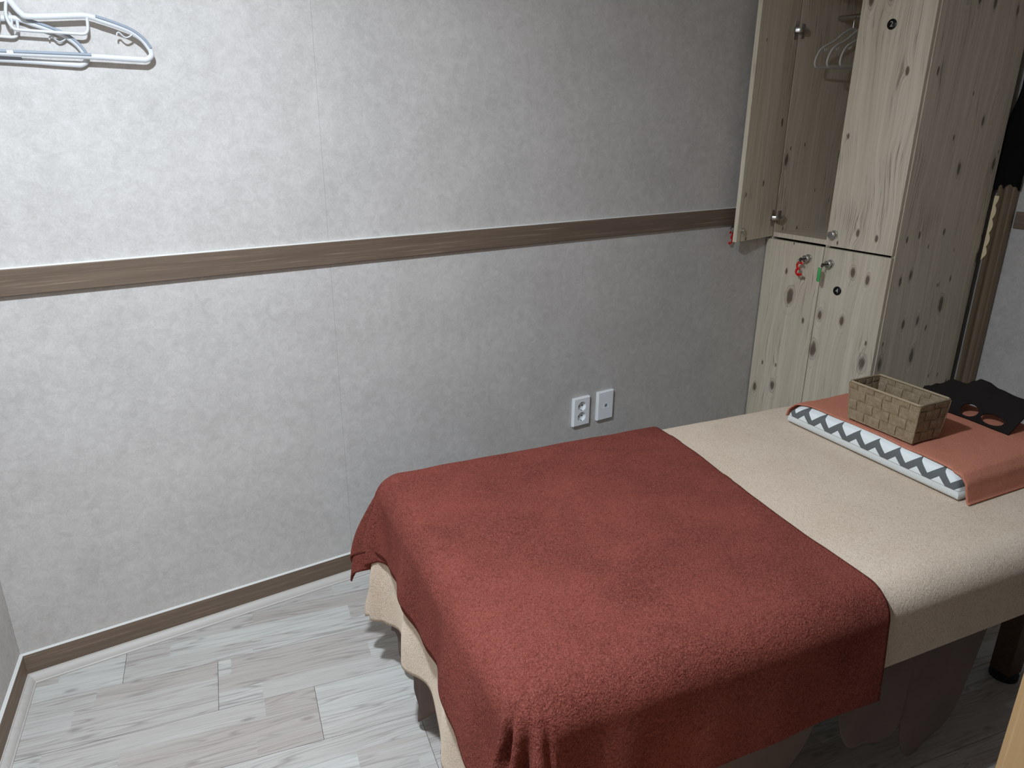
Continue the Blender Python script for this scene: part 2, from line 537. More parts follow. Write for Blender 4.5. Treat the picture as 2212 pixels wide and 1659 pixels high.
# chair rail, baseboards, quarter-round
def extrude_profile(name, mat, prof, axis, a0, a1, at, parent=None, miter0=0.0, miter1=0.0):
    """prof: (depth from wall, z). axis 'x' -> runs along x on wall y=at (depth towards -y);
       'yl' -> on wall x=at, depth +x ; 'yr' -> depth -x. miters shorten by depth*miter"""
    bm = bmesh.new(); R = []
    for a, mt in ((a0, miter0), (a1, -miter1)):
        ring = []
        for d, z in prof:
            q = a + mt * d
            ring.append(bm.verts.new((q, at - d, z) if axis == 'x' else ((at + d, q, z) if axis == 'yl' else (at - d, q, z))))
        R.append(ring)
    n = len(prof)
    for i in range(n):
        j = (i + 1) % n
        bm.faces.new((R[0][i], R[0][j], R[1][j], R[1][i]))
    bm.faces.new(R[0]); bm.faces.new(R[1])
    return link(name, mesh_of(bm, name, True, 30), mat, parent)

rail_prof = [(0, 1.066), (0.010, 1.066), (0.0125, 1.068), (0.0125, 1.129), (0.011, 1.131), (0, 1.131)]
t1 = struct(extrude_profile('trim_1', M['trim'], rail_prof, 'x', XL, 2.672, -0.0004, None, MIT, 0.0), 'brown wood chair rail along the back wall')
extrude_profile('sealant_bead', M['caulk'], [(0, 1.131), (0.0105, 1.131), (0.0085, 1.1325), (0, 1.1335)], 'x', XL, 2.672, -0.0004, t1, MIT, 0.0)
struct(extrude_profile('trim_2', M['trim_y'], rail_prof, 'yr', YF, -0.66, XR), 'brown wood chair rail on the right wall')
t3 = struct(extrude_profile('trim_3', M['trim_y'], rail_prof, 'yl', -2.63, 0.0, 0.0, None, 0.0, MIT), 'brown wood chair rail on the left wall')
base_prof = [(0, 0), (0.009, 0), (0.009, 0.084), (0.008, 0.086), (0, 0.086)]
b1 = struct(extrude_profile('baseboard_back', M['trim'], base_prof, 'x', XL, 2.684, -0.0004, None, MIT, 0.0), 'brown wood baseboard along the back wall')
extrude_profile('sealant_bead', M['caulk'], [(0, 0.086), (0.0085, 0.086), (0.005, 0.0868), (0, 0.0885)], 'x', XL, 2.684, -0.0004, b1, MIT, 0.0)
b2 = struct(extrude_profile('baseboard_left', M['trim_y'], base_prof, 'yl', -2.63, 0.0, 0.0, None, 0.0, MIT), 'brown wood baseboard of the left wall')
extrude_profile('sealant_bead', M['caulk'], [(0, 0.086), (0.0085, 0.086), (0.005, 0.0868), (0, 0.0885)], 'yl', -2.63, 0.0, 0.0, b2, 0.0, MIT)
struct(extrude_profile('baseboard_right', M['trim_y'], base_prof, 'yr', YF, -0.70, XR), 'brown wood baseboard of the right wall')
qr = [(0.009, 0.0), (0.0285, 0.0), (0.0285, 0.004), (0.026, 0.006), (0.024, 0.012), (0.020, 0.018), (0.0155, 0.022), (0.0125, 0.0235), (0.0115, 0.026), (0.009, 0.026)]
struct(extrude_profile('trim_4', M['moulding'], qr, 'x', XL, 2.684, -0.0004, None, MIT, 0.0), 'white floor moulding along the back wall')
t5 = struct(extrude_profile('trim_5', M['moulding'], qr, 'yl', -2.63, 0.0, 0.0, None, 0.0, MIT), 'white floor moulding along the left wall')
for q in (t3, b2, t5):
    q.location = (XL, 0, 0); q.rotation_euler = (0, 0, SKA)

# open room door beside the camera (its leading edge shows bottom right)
dr = struct(empty('door_1', (0.705, -2.59, 0.0), atan2(0.77, 0.26)), 'pale honey wood room door standing open')
box('door_leaf', M['door_wood'], 0.0, 0.815, -0.036, 0.0, 0.008, 2.03, dr, 0.002, 1)
lathe('door_handle', M['chrome'], [(0, 0.0), (0, 0.026), (0.006, 0.026), (0.008, 0.012), (0.045, 0.011), (0.05, 0.024), (0.07, 0.026), (0.078, 0.018), (0.08, 0)], (0, -1, 0), (0.755, -0.036, 1.25), dr)

# ceiling downlight
dl = empty('ceiling_downlight', (LAMP.x, LAMP.y, CEIL))
tag(dl, 'round recessed white ceiling downlight above the foot of the bed', 'light')
lathe('bezel', M['white_plastic'], [(0, 0.075), (0, 0.098), (-0.006, 0.098), (-0.009, 0.090), (-0.009, 0.078), (0, 0.075)], (0, 0, 1), (0, 0, 0), dl, 40)
em = N('lit_diffuser'); em.color((0.9, 0.9, 0.9)); em.b.inputs['Emission Color'].default_value = (0.92, 0.96, 1, 1); em.b.inputs['Emission Strength'].default_value = 3.0
lathe('diffuser', em.m, [(-0.002, 0.0), (-0.002, 0.0755), (-0.0035, 0.0755), (-0.0035, 0.0)], (0, 0, 1), (0, 0, 0), dl, 40)
ld = bpy.data.lights.new('downlight_lamp', 'AREA'); ld.shape = 'DISK'; ld.size = 0.11; ld.energy = LAMP_POWER; ld.color = (0.82, 0.94, 1.07)
lo = bpy.data.objects.new('downlight_lamp', ld); col.objects.link(lo); lo.parent = dl; lo.location = (0, 0, -0.014)

# ------------------------------------------------------------------ wall plates
def plate_with_holes(name, mat, w, h, t, holes, parent):
    """plate in xz plane, front face at y=-t; holes: (x,z,r)"""
    bm = bmesh.new()
    def loop(pts):
        vs = [bm.verts.new(p) for p in pts]
        es = [bm.edges.new((vs[i], vs[(i + 1) % len(vs)])) for i in range(len(vs))]
        return vs, es
    b = 0.003
    E = []
    fr, e = loop([(-w / 2 + b, -t, -h / 2 + b), (w / 2 - b, -t, -h / 2 + b), (w / 2 - b, -t, h / 2 - b), (-w / 2 + b, -t, h / 2 - b)]); E += e
    cups = []
    for hx, hz, r in holes:
        vs, e = loop([(hx + r * cos(2 * pi * i / 28), -t, hz + r * sin(2 * pi * i / 28)) for i in range(28)]); E += e
        cups.append(vs)
    bmesh.ops.triangle_fill(bm, use_beauty=True, edges=E)
    # rim: front chamfer and sides
    s1 = [bm.verts.new(p) for p in ((-w / 2, -t + b, -h / 2), (w / 2, -t + b, -h / 2), (w / 2, -t + b, h / 2), (-w / 2, -t + b, h / 2))]
    s2 = [bm.verts.new((v.co.x, 0, v.co.z)) for v in s1]
    for i in range(4):
        j = (i + 1) % 4
        bm.faces.new((fr[i], fr[j], s1[j], s1[i])); bm.faces.new((s1[i], s1[j], s2[j], s2[i]))
    bm.faces.new(s2)
    me = bpy.data.meshes.new(name)
    bmesh.ops.recalc_face_normals(bm, faces=bm.faces)
    bm.to_mesh(me); bm.free()
    return link(name, me, mat, parent)

ou = empty('wall_outlet', (1.683, -0.0006, 0.398))
tag(ou, 'white double wall outlet with two round sockets, left of the plain plate', 'outlet')
hs = [(0.0, 0.0215, 0.0195), (0.0, -0.0215, 0.0195)]
plate_with_holes('plate', M['plate_white'], 0.079, 0.116, 0.014, hs, ou)
for hx, hz, r in hs:
    bm = bmesh.new()
    bm_lathe(bm, [(0.0, r), (0.0115, r - 0.0008), (0.0115, 0.0)], 28, (0, 1, 0), (hx, -0.014, hz))
    sk = link('socket', mesh_of(bm, 'socket', True, 40), M['plate_white'], ou)
    for sx in (-1, 1):
        lathe('pin_hole', M['dark'], [(0, 0.0), (0, 0.0028), (0.0012, 0.0028), (0.0012, 0)], (0, -1, 0), (hx + sx * 0.0085, -0.0026, hz), sk, 12)
    for sz in (-1, 1):
        box('earth_clip', M['steel'], hx - 0.0022, hx + 0.0022, -0.0125, -0.0028, hz + sz * (r - 0.0035) - 0.0012, hz + sz * (r - 0.0035) + 0.0012, sk)
pl = empty('wall_jack_plate', (1.802, -0.0006, 0.400))
tag(pl, 'plain white wall plate with a tiny square jack, right of the sockets', 'wall plate')
plate_with_holes('plate', M['plate_white'], 0.079, 0.119, 0.014, [(0.002, -0.001, 0.0065)], pl)
bm = bmesh.new()
for q in ((-0.010, 0.014, -0.013, -0.0122), (-0.010, 0.014, 0.0102, 0.011), (-0.010, -0.0092, -0.013, 0.011), (0.0132, 0.014, -0.013, 0.011)):
    bm_box(bm, q[0], q[1], -0.0149, -0.0138, q[2], q[3])
link('jack_frame', mesh_of(bm, 'jack_frame'), M['plate_white'], pl)
bm = bmesh.new(); bm_lathe(bm, [(0, 0.0065), (0.004, 0.0064), (0.004, 0.003), (0.002, 0.003), (0.002, 0)], 20, (0, 1, 0), (0.002, -0.014, -0.001))
link('jack', mesh_of(bm, 'jack', True, 40), M['gray_rubber'], pl)

# ------------------------------------------------------------------ hangers
def make_wall_hanger():
    """wide plastic hanger, local x along the wall, z up, origin at the centre of the trouser bar"""
    h = empty('clothes_hanger')
    HW = 0.272
    bm = bmesh.new()
    def bar(pts, w, dep=0.006, n=6, closed=False):
        bm_tube(bm, smooth_path([(x, 0, z) for x, z in pts], n, closed), w, 8, closed, dep / w / 1.0, (0, 1, 0))
    # outline : trouser bar, rounded tips, shoulders, neck
    right = [(0.0, 0.0), (0.068, 0.0), (0.159, 0.0), (0.255, -0.002), (0.273, -0.001), (0.2835, 0.007), (0.2845, 0.016), (0.281, 0.025), (0.271, 0.040),
             (0.258, 0.051), (0.243, 0.060), (0.217, 0.069), (0.190, 0.0765), (0.173, 0.082), (0.159, 0.0845), (0.145, 0.084), (0.09, 0.0785), (0.046, 0.0755),
             (0.035, 0.081), (0.027, 0.091), (0.020, 0.102), (0.010, 0.112), (0.0, 0.115)]
    full = right + [(-x, z) for x, z in right[-2:0:-1]]
    bar(full, 0.0060, 0.0042, 5, True)
    for s in (-1, 1):
        bar([(s * 0.012, 0.105), (s * 0.007, 0.079), (s * 0.009, 0.062), (s * 0.015, 0.051), (s * 0.022, 0.048), (s * 0.042, 0.0475), (s * 0.076, 0.047), (s * 0.13, 0.0465), (s * 0.149, 0.047), (s * 0.157, 0.053), (s * 0.160, 0.065), (s * 0.161, 0.082)], 0.0034, 0.0036, 6)
        bar([(s * 0.016, 0.070), (s * 0.0145, 0.060), (s * 0.013, 0.051)], 0.0026, 0.003, 4)
        bar([(s * 0.250, 0.052), (s * 0.243, 0.0465), (s * 0.236, 0.044), (s * 0.231, 0.0455), (s * 0.226, 0.050), (s * 0.222, 0.054), (s * 0.2175, 0.052), (s * 0.2165, 0.047)], 0.0018, 0.003, 5)
    bm_lathe(bm, [(-0.0035, 0.0), (-0.0035, 0.020), (0.0035, 0.020), (0.0035, 0)], 28, (0, 1, 0), (0, 0, 0.120))
    bm_lathe(bm, [(-0.0035, 0.013), (-0.0045, 0.014), (-0.0035, 0.015)], 28, (0, 1, 0), (0, 0, 0.120))
    link('frame', mesh_of(bm, 'frame', True, 50), M['white_plastic'], h)
    hk = [(0, 0, 0.135), (0, 0, 0.18)] + [(0.026 - 0.026 * cos(a), 0, 0.18 + 0.026 * sin(a)) for a in [radians(q) for q in range(15, 225, 15)]]
    tube('hook', M['white_plastic'], hk, 0.0036, h, 8)
    for s in (-1, 1):
        tube('grip_strip', M['gray_rubber'], [(s * 0.006, -0.0030, 0.0036), (s * 0.08, -0.0030, 0.0036), (s * 0.157, -0.0030, 0.0036)], 0.0036, h, 8, False, 0.9, (0, 1, 0))
        tube('grip_strip', M['gray_rubber'], smooth_path([(s * 0.178, -0.003, 0.0845), (s * 0.213, -0.003, 0.0745), (s * 0.246, -0.003, 0.0625), (s * 0.264, -0.003, 0.0505), (s * 0.276, -0.003, 0.038), (s * 0.2845, -0.003, 0.024)], 5), 0.0036, h, 8, False, 0.9, (0, 1, 0))
    return h

def copy_tree(o, parent=None):
    c = o.copy(); col.objects.link(c); c.parent = parent
    for ch in o.children: copy_tree(ch, c)
    return c

h1 = make_wall_hanger()
h1.location = (0.037, -0.026, 1.598)
tag(h1, 'white plastic hanger with grey grip strips, in front on the wall', 'hanger', 'white hangers on the back wall')
h2 = copy_tree(h1)
h2.location = (-0.100, -0.0100, 1.588)
h2.rotation_euler = (0, radians(1.2), 0)
h2['label'] = 'white plastic hanger half hidden behind the front one on the wall'
for hh, nm in ((h1, 'small white wall hook carrying the front hanger'), (h2, 'small white wall hook carrying the rear hanger')):
    wk = empty('wall_hook', (hh.location.x + 0.026, 0, hh.location.z + 0.196))
    tag(wk, nm, 'hook', 'wall hooks above the frame')
    box('hook_plate', M['white_plastic'], -0.012, 0.012, -0.003, -0.0006, -0.02, 0.025, wk, 0.001)
    tube('peg', M['white_plastic'], smooth_path([(0, -0.002, 0.004), (0, -0.02, 0.001), (0, -0.034, 0.0), (0, -0.040, 0.008), (0, -0.041, 0.02)], 4), 0.0035, wk)

# ------------------------------------------------------------------ locker
LX0, LX1 = 2.688, 3.30          # carcass front / back
LY0, LY1 = -0.574, -0.003       # right / left side
LZ1 = 1.97; SH = 1.008; DT = 0.018
lk = empty('locker', (0, 0, 0))
tag(lk, 'tall pale knotty pine locker with four doors, upper left one open', 'locker')
P = M['pine']
box('side_panel', P, LX0, LX1, LY0, LY0 + 0.018, 0.0, LZ1, lk, 0.0006, 1)
box('side_panel', P, LX0, LX1, LY1 - 0.018, LY1, 0.0, LZ1, lk, 0.0006, 1)
YM = -0.2885
box('divider', P, LX0, LX1 - 0.006, YM - 0.009, YM + 0.009, 0.07, LZ1 - 0.018, lk)
box('back_panel', P, LX1 - 0.006, LX1, LY0 + 0.018, LY1 - 0.018, 0.06, LZ1 - 0.018, lk)
box('top_panel', P, LX0, LX1, LY0 + 0.018, LY1 - 0.018, LZ1 - 0.018, LZ1, lk)
box('bottom_panel', P, LX0, LX1 - 0.006, LY0 + 0.018, LY1 - 0.018, 0.055, 0.073, lk)
box('plinth', P, LX0 + 0.03, LX0 + 0.048, LY0 + 0.018, LY1 - 0.018, 0.0, 0.055, lk)
for a, b in ((LY0 + 0.018, YM - 0.009), (YM + 0.009, LY1 - 0.018)):
    box('shelf', P, LX0, LX1 - 0.006, a, b, SH - 0.009, SH + 0.010, lk)
tube('hanging_rail', M['chrome'], [(2.93, LY1 - 0.018, 1.86), (2.93, YM + 0.009, 1.86)], 0.010, lk, 12)

def lock(parent, o, ax):
    """cam lock pull: stacked chrome rings; o on door face, ax outward"""
    return lathe('lock_knob', M['chrome'], [(0, 0), (0, 0.0165), (0.003, 0.0168), (0.006, 0.0155), (0.007, 0.0118), (0.016, 0.0112), (0.017, 0.0135), (0.020, 0.0142), (0.026, 0.0138), (0.027, 0.0118), (0.0285, 0.0112), (0.0285, 0.0045), (0.0275, 0.004), (0.0275, 0)], ax, o, parent, 32)

DXF = LX0 - DT - 0.0012          # front plane of closed doors ~2.669
def number_disc(parent, y, z, ch):
    d = lathe('number_disc', M['black_gloss'], [(0, 0), (0, 0.0175), (0.0022, 0.0175), (0.003, 0.0165), (0.003, 0)], (-1, 0, 0), (DXF, y, z), parent, 32)
    me = text_mesh(ch, 0.025)
    t = link('digit', me, M['digit'], d)
    # text x -> -y , text y -> z , normal -> -x
    t.matrix_local = Matrix(((0, 0, -1, DXF - 0.0032), (-1, 0, 0, y), (0, 1, 0, z), (0, 0, 0, 1)))
    return d
def closed_door(y0, y1, z0, z1):
    return box('door', P, DXF, DXF + DT, y0, y1, z0, z1, lk, 0.0008, 1)
d2 = closed_door(-0.5705, YM - 0.0017, 1.000, LZ1 - 0.004)
lock(d2, (DXF, -0.322, 1.047), (-1, 0, 0))
number_disc(d2, -0.4185, 1.789, '2')
d3 = closed_door(YM + 0.0017, -0.0055, 0.062, 0.991)
k3 = lock(d3, (DXF, -0.2225, 0.938), (-1, 0, 0))
d4 = closed_door(-0.5705, YM - 0.0017, 0.062, 0.991)
k4 = lock(d4, (DXF, -0.326, 0.932), (-1, 0, 0))
number_disc(d4, -0.3735, 0.831, '4')

# open upper-left door: hinged near the back wall
OD = empty_dir = None
ang = radians(81)
bm = bmesh.new(); bm_box(bm, 0, 0.2815, 0, DT, 1.002, LZ1 - 0.004, 0.0008, 1)
d1 = link('door', mesh_of(bm, 'door', True, 35), P, lk)
# local x runs from the hinge to the free edge ; local y from the outer face to the inner face
lx = Vector((-sin(ang), -cos(ang), 0)); ly = Vector((cos(ang), -sin(ang), 0)).normalized()
HX, HY = 2.676, -0.0055
d1.matrix_local = Matrix(((lx.x, ly.x, 0, HX), (lx.y, ly.y, 0, HY), (0, 0, 1, 0), (0, 0, 0, 1)))
d1['label'] = 'open locker door seen from its inner face'
k1 = lock(d1, (0.2815 - 0.034, 0, 1.047), (0, -1, 0))
# cam latch on the inner face
bm = bmesh.new()
bm_lathe(bm, [(DT, 0), (DT, 0.010), (DT + 0.008, 0.010), (DT + 0.008, 0.006), (DT + 0.011, 0.006), (DT + 0.011, 0)], 20, (0, 1, 0), (0.2475, 0, 1.047))
bm_box(bm, 0.2425, 0.2525, DT + 0.008, DT + 0.0105, 1.022, 1.057, 0.0006, 1)
link('cam_latch', mesh_of(bm, 'cam_latch', True, 40), M['steel'], d1)
for hz in (1.079, 1.800):
    bm = bmesh.new()
    bm_lathe(bm, [(DT - 0.0005, 0), (DT - 0.0005, 0.016), (DT + 0.0025, 0.016), (DT + 0.0025, 0.011), (DT - 0.0004, 0.010)], 24, (0, 1, 0), (0.024, 0, hz))
    bm_box(bm, 0.013, 0.033, DT, DT + 0.003, hz - 0.033, hz + 0.033, 0.0006, 1)
    for s in (-1, 1): bm_lathe(bm, [(DT, 0.0), (DT, 0.003), (DT + 0.0032, 0.0028), (DT + 0.0034, 0)], 12, (0, 1, 0), (0.023, 0, hz + s * 0.026))
    bm_tube(bm, smooth_path([(0.024, DT + 0.002, hz), (0.018, DT + 0.018, hz), (0.004, DT + 0.024, hz), (-0.018, DT + 0.022, hz), (-0.048, DT + 0.016, hz)], 4), 0.0095, 6, False, 0.5, (0, 1, 0))
    bm_box(bm, -0.036, -0.018, DT + 0.002, DT + 0.007, hz - 0.027, hz + 0.027, 0.0006, 1)
    link('hinge', mesh_of(bm, 'hinge', True, 40), M['steel'], d1)

# ---- keys hanging in the locks
def key(name, label, o, kx, tagfn, group='locker keys with number tags'):
    k = empty(name, o); tag(k, label, 'key', group)
    return k
def key_blade(k, drop=0.012):
    bm = bmesh.new()
    bm_box(bm, -0.020, 0.010, -0.0011, 0.0011, -0.0035, 0.0035, 0.0004, 1)
    bm_lathe(bm, [(-0.0011, 0.0), (-0.0011, 0.0085), (0.0011, 0.0085), (0.0011, 0)], 20, (0, 1, 0), (-0.024, 0, -0.001))
    return link('blade', mesh_of(bm, 'blade', True, 40), M['dark_metal'], k)
def split_ring(k, c, r, nrm=(0, 1, 0)):
    n_ = Vector(nrm); a = n_.orthogonal().normalized(); b = n_.cross(a)
    pts = [Vector(c) + (a * cos(2 * pi * i / 20) + b * sin(2 * pi * i / 20)) * r for i in range(20)]
    return tube('ring', M['steel'], pts, 0.0008, k, 6, True)
def three(sgn=1, r=0.0128):
    """stroke of a digit 3 in (h, z), centre 0; sgn mirrors it"""
    pts = []
    for q in range(150, -100, -15):
        pts.append((sgn * r * cos(radians(q)), r * 0.95 + r * sin(radians(q))))
    for q in range(90, -155, -15):
        pts.append((sgn * r * 1.05 * cos(radians(q)), -r * 1.0 + r * 1.05 * sin(radians(q))))
    return pts
kx0 = DXF - 0.0285
# number-three key
ka = key('locker_key', 'key with red number-three tag hanging in the lower left lock', (kx0, -0.2225, 0.938), None, None)
key_blade(ka)
split_ring(ka, (-0.030, 0.004, -0.008), 0.008, (0.3, 1, 0.1))
tg = tube('number_tag', M['red'], [(-0.012, 0.030 - hh_ - 0.004 - 0.018, zz_ - 0.040) for hh_, zz_ in three(-1)], 0.0056, ka, 8, False, 0.45, (1, 0, 0))
for zz_ in (-0.0155, -0.066):
    lathe('rivet', M['dark'], [(0, 0), (0, 0.0024), (0.0026, 0.0022), (0.003, 0)], (-1, 0, 0), (-0.0122, 0.008, zz_), tg, 12)
# green key, tag seen from its edge
kb = key('locker_key', 'key with bright green tag hanging in the lower right lock', (kx0, -0.326, 0.932), None, None)
key_blade(kb)
split_ring(kb, (-0.030, 0.0, -0.009), 0.008, (0.2, 1, 0))
gt = empty('green_tag')
bpy.data.objects.remove(gt)
bm = bmesh.new()
bm_box(bm, -0.0045, 0.0045, -0.015, 0.015, -0.066, -0.013, 0.002, 2)
gt = link('number_tag', mesh_of(bm, 'number_tag', True, 40), M['green'], kb, (-0.028, 0.008, 0), radians(-48))
lathe('rivet', M['dark'], [(-0.0052, 0), (-0.0052, 0.0026), (0.0052, 0.0026), (0.0052, 0)], (1, 0, 0), (0, 0, -0.061), gt, 12)
# key on the open door (outer face, next to the wall)
co = Vector((HX, HY, 0)) + lx * (0.2815 - 0.034) + ly * (-0.0285) + Vector((0, 0, 1.047))
kc = key('locker_key', 'key with red tag on the outer face of the open door', co, None, None)
kc.rotation_euler = (0, 0, atan2(ly.y, ly.x) + 0.0)
bm = bmesh.new(); bm_box(bm, -0.006, 0.004, -0.0035, 0.0035, -0.0011, 0.0011)
link('blade', mesh_of(bm, 'blade'), M['dark_metal'], kc)
tube('number_tag', M['red'], [(-0.001, -0.001 + hh_ * 0.9, zz_ * 0.95 - 0.034) for hh_, zz_ in three(1)], 0.005, kc, 8, False, 0.5, (1, 0, 0))
tube('ring', M['steel'], [(-0.002, 0.006 * cos(q * pi / 8), -0.008 + 0.006 * sin(q * pi / 8)) for q in range(16)], 0.0008, kc, 6, True)

# ---- hangers inside the open compartment
def make_small_hanger():
    h = empty('clothes_hanger')
    bm = bmesh.new()
    pts = [(-0.02, 0.0), (0.09, 0.0), (0.17, 0.0), (0.19, 0.002), (0.1965, 0.010), (0.196, 0.024), (0.190, 0.040), (0.178, 0.058), (0.160, 0.072), (0.135, 0.083), (0.115, 0.090), (0.09, 0.103), (0.06, 0.122), (0.03, 0.138), (0.0, 0.146)]
    full = pts + [(-x, z) for x, z in pts[-2:0:-1]]
    bm_tube(bm, smooth_path([(x, 0, z) for x, z in full], 5, True), 0.0048, 8, True, 0.8, (0, 1, 0))
    for s in (-1, 1):
        bm_tube(bm, smooth_path([(s * 0.155, 0, 0.072), (s * 0.150, 0, 0.060), (s * 0.143, 0, 0.061), (s * 0.138, 0, 0.070)], 4), 0.002, 6)
    link('frame', mesh_of(bm, 'frame', True, 50), M['clear_plastic'], h)
    hk = [(0, 0, 0.146), (0, 0, 0.175)] + [(0.019 - 0.019 * cos(a), 0, 0.175 + 0.0195 * sin(a)) for a in [radians(q) for q in range(15, 220, 15)]]
    tube('hook', M['chrome'], hk, 0.0022, h, 8)
    return h
sh = make_small_hanger()
labs = ['translucent plastic hanger in the open locker, leftmost of three', 'translucent plastic hanger in the open locker, middle of three', 'translucent plastic hanger in the open locker, mostly behind the door']
for i, (x, y) in enumerate(((2.944, -0.102), (2.965, -0.150), (2.976, -0.196))):
    o = sh if i == 0 else copy_tree(sh)
    o.location = (x - 0.019, y, 1.6675)
    tag(o, labs[i], 'hanger', 'hangers inside the locker')
    o.location.x = 2.911
    o.rotation_euler = (0, 0, radians((-3, -1, 2)[i]))

# ------------------------------------------------------------------ moulded frame and black garment by the right wall
mf = empty('moulded_frame', (0, 0, 0))
tag(mf, 'narrow moulded wooden frame standing against the wall right of the locker', 'frame')
prof = [(-0.592, 3.350), (-0.592, 3.306), (-0.600, 3.304), (-0.606, 3.310), (-0.609, 3.322), (-0.613, 3.311), (-0.622, 3.303), (-0.632, 3.303), (-0.638, 3.311), (-0.641, 3.318), (-0.648, 3.318), (-0.652, 3.326), (-0.652, 3.350)]
bm = bmesh.new()
R = [[bm.verts.new((x, y, z)) for y, x in prof] for z in (0.0, 1.225, 1.236)]
for v in R[2]:
    v.co.y = -0.622 + (v.co.y + 0.622) * 0.9; v.co.x = 3.352 - (3.352 - v.co.x) * 0.75
for q, w in zip(R, R[1:]):
    for i in range(len(prof)):
        j = (i + 1) % len(prof); bm.faces.new((q[i], q[j], w[j], w[i]))
bm.faces.new(R[0]); bm.faces.new(R[2])
link('stile', mesh_of(bm, 'stile', True, 35), M['frame_wood'], mf)
# scalloped cream edging on the frame
def scal(z):
    t = (z - 0.93) / 0.056
    f = t - floor(t)
    return 0.0075 + 0.0085 * (abs(sin(pi * f)) ** 0.8)
bm = bmesh.new(); A = []
zs = [0.93 + i * (1.19 - 0.93) / 60 for i in range(61)]
for z in zs:
    w = scal(z) * sm(0.92, 0.96, z) + 0.002
    A.append([bm.verts.new(p) for p in ((3.300, -0.588, z), (3.298, -0.588 - w, z), (3.3025, -0.588 - w, z), (3.3035, -0.588, z))])
for a, b in zip(A, A[1:]):
    for i in range(4): bm.faces.new((a[i], a[(i + 1) % 4], b[(i + 1) % 4], b[i]))
bm.faces.new(A[0]); bm.faces.new(A[-1])
o = link('scalloped_edging', mesh_of(bm, 'scalloped_edging', True, 30), M['lace'], mf); o['label'] = 'cream scalloped edging'

gm = empty('black_garment', (3.335, -0.615, 1.22)); tag(gm, 'black garment hanging on the wall beside the locker', 'clothing')
def gfn(a, b):
    # a around, b up ; a flattened sleeve of cloth
    th = 2 * pi * a
    z = 0.72 * b
    wy = (0.050 - 0.030 * sm(0.30, 0.55, b) - 0.012 * sm(0.6, 1.0, b)) * (1 + 0.05 * sin(5 * th))
    cx = -0.004
    y = 0.006 + wy * cos(th) + 0.010 * sm(.2, .9, b)
    x = cx + (0.020 - 0.008 * b) * sin(th) * (1 + 0.12 * sin(7 * th + 4 * b))
    zz = z + 0.010 * sin(2 * th) * (1 - b)
    return (x, y, zz)
link('cloth', grid_mesh('cloth', 48, 40, gfn), M['black_fabric'], gm)
bm = bmesh.new(); ring = [bm.verts.new(gfn(i / 48, 0.0)) for i in range(48)]; bm.faces.new(ring)
link('hem_lining', mesh_of(bm, 'hem_lining'), M['black_fabric'], gm)
gh = empty('wall_peg', (3.36, -0.60, 1.95)); tag(gh, 'small metal wall peg carrying the black garment', 'peg')
tube('peg', M['steel'], [(-0.001, 0, 0), (-0.03, 0, -0.004), (-0.042, 0, 0.004), (-0.045, 0, 0.018)], 0.004, gh)
lathe('rosette', M['steel'], [(0.001, 0), (0.001, 0.014), (0.005, 0.013), (0.006, 0)], (-1, 0, 0), (0, 0, 0), gh, 20)

# ------------------------------------------------------------------ treatment bed
BO = Vector((0.65, -0.463, 0)); BA = radians(-9)
BL, BW, BH = 1.79, 0.905, 0.595            # length, width, top of mattress
# local frame: x = along bed from the foot, y = -v (v from the wall side to the near side)
bed = empty('treatment_bed', BO, BA); tag(bed, 'wide treatment bed under a cream sheet, taupe skirt below', 'bed')
bm = bmesh.new(); bm_box(bm, 0.012, BL - 0.012, -BW + 0.012, -0.012, 0.46, BH, 0.06, 5)
link('mattress', mesh_of(bm, 'mattress', True, 40), M['mattress'], bed)
box('bed_frame', M['bed_wood'], 0.05, BL - 0.05, -BW + 0.05, -0.05, 0.39, 0.459, bed, 0.004)
for lu in (0.22, 1.58):
    for lv in (0.16, BW - 0.16):
        lg = box('leg', M['bed_wood'], lu - 0.028, lu + 0.028, -lv - 0.028, -lv + 0.028, 0.022, 0.392, bed, 0.003)
        lathe('foot_cap', M['dark'], [(0, 0), (0, 0.036), (0.016, 0.036), (0.024, 0.026), (0.024, 0)], (0, 0, 1), (lu, -lv, 0.0), lg, 20)

def edge(d, r, flare):
    q = r * pi / 2
    if d < q:
        th = d / r
        return r * sin(th), r * (1 - cos(th))
    e = d - q
    return r + flare * e, r + e * sqrt(max(0.0, 1 - flare * flare))

def drape(s, t, lift, r=0.045, flare=0.06, rip=None, cf=0.0, cn=5, cph=0.0, cfl=0.22):
    """s along bed, t = v across; lift above mattress top. returns local coords"""
    e = lift
    u0, u1, v0, v1 = r - e, BL - r + e, r - e, BW - r + e
    a = (s - u0) if s < u0 else ((s - u1) if s > u1 else 0.0)
    b = (t - v0) if t < v0 else ((t - v1) if t > v1 else 0.0)
    cu, cv = min(max(s, u0), u1), min(max(t, v0), v1)
    rho = hypot(a, b)
    if rho < 1e-9:
        return (cu, cv, BH + lift, 0.0, 0.0)
    du, dv = a / rho, b / rho
    both = min(abs(a), abs(b)) / rho          # 0 on straight sides .. 0.7 in the corner
    out, drop = edge(rho, r, flare + cfl * both)
    k = sm(r, 0.22, rho)
    if rip: out += k * rip(cu + du * rho, cv + dv * rho, rho)
    if cf and both > 0:
        ph = atan2(abs(b), abs(a))
        out += cf * sm(0.02, 0.25, rho) * sin(cn * ph * 2 + cph) * sm(0.0, 0.25, both)
    return (cu + du * out, cv + dv * out, BH + lift - drop, rho, both)

def soft(x, y, amp=0.0016, f=7.0, sd=0.0):
    return amp * (noise.noise(Vector((x * f + sd, y * f, sd))) + 0.5 * noise.noise(Vector((x * f * 2.3, y * f * 2.3 + sd, sd + 3))))

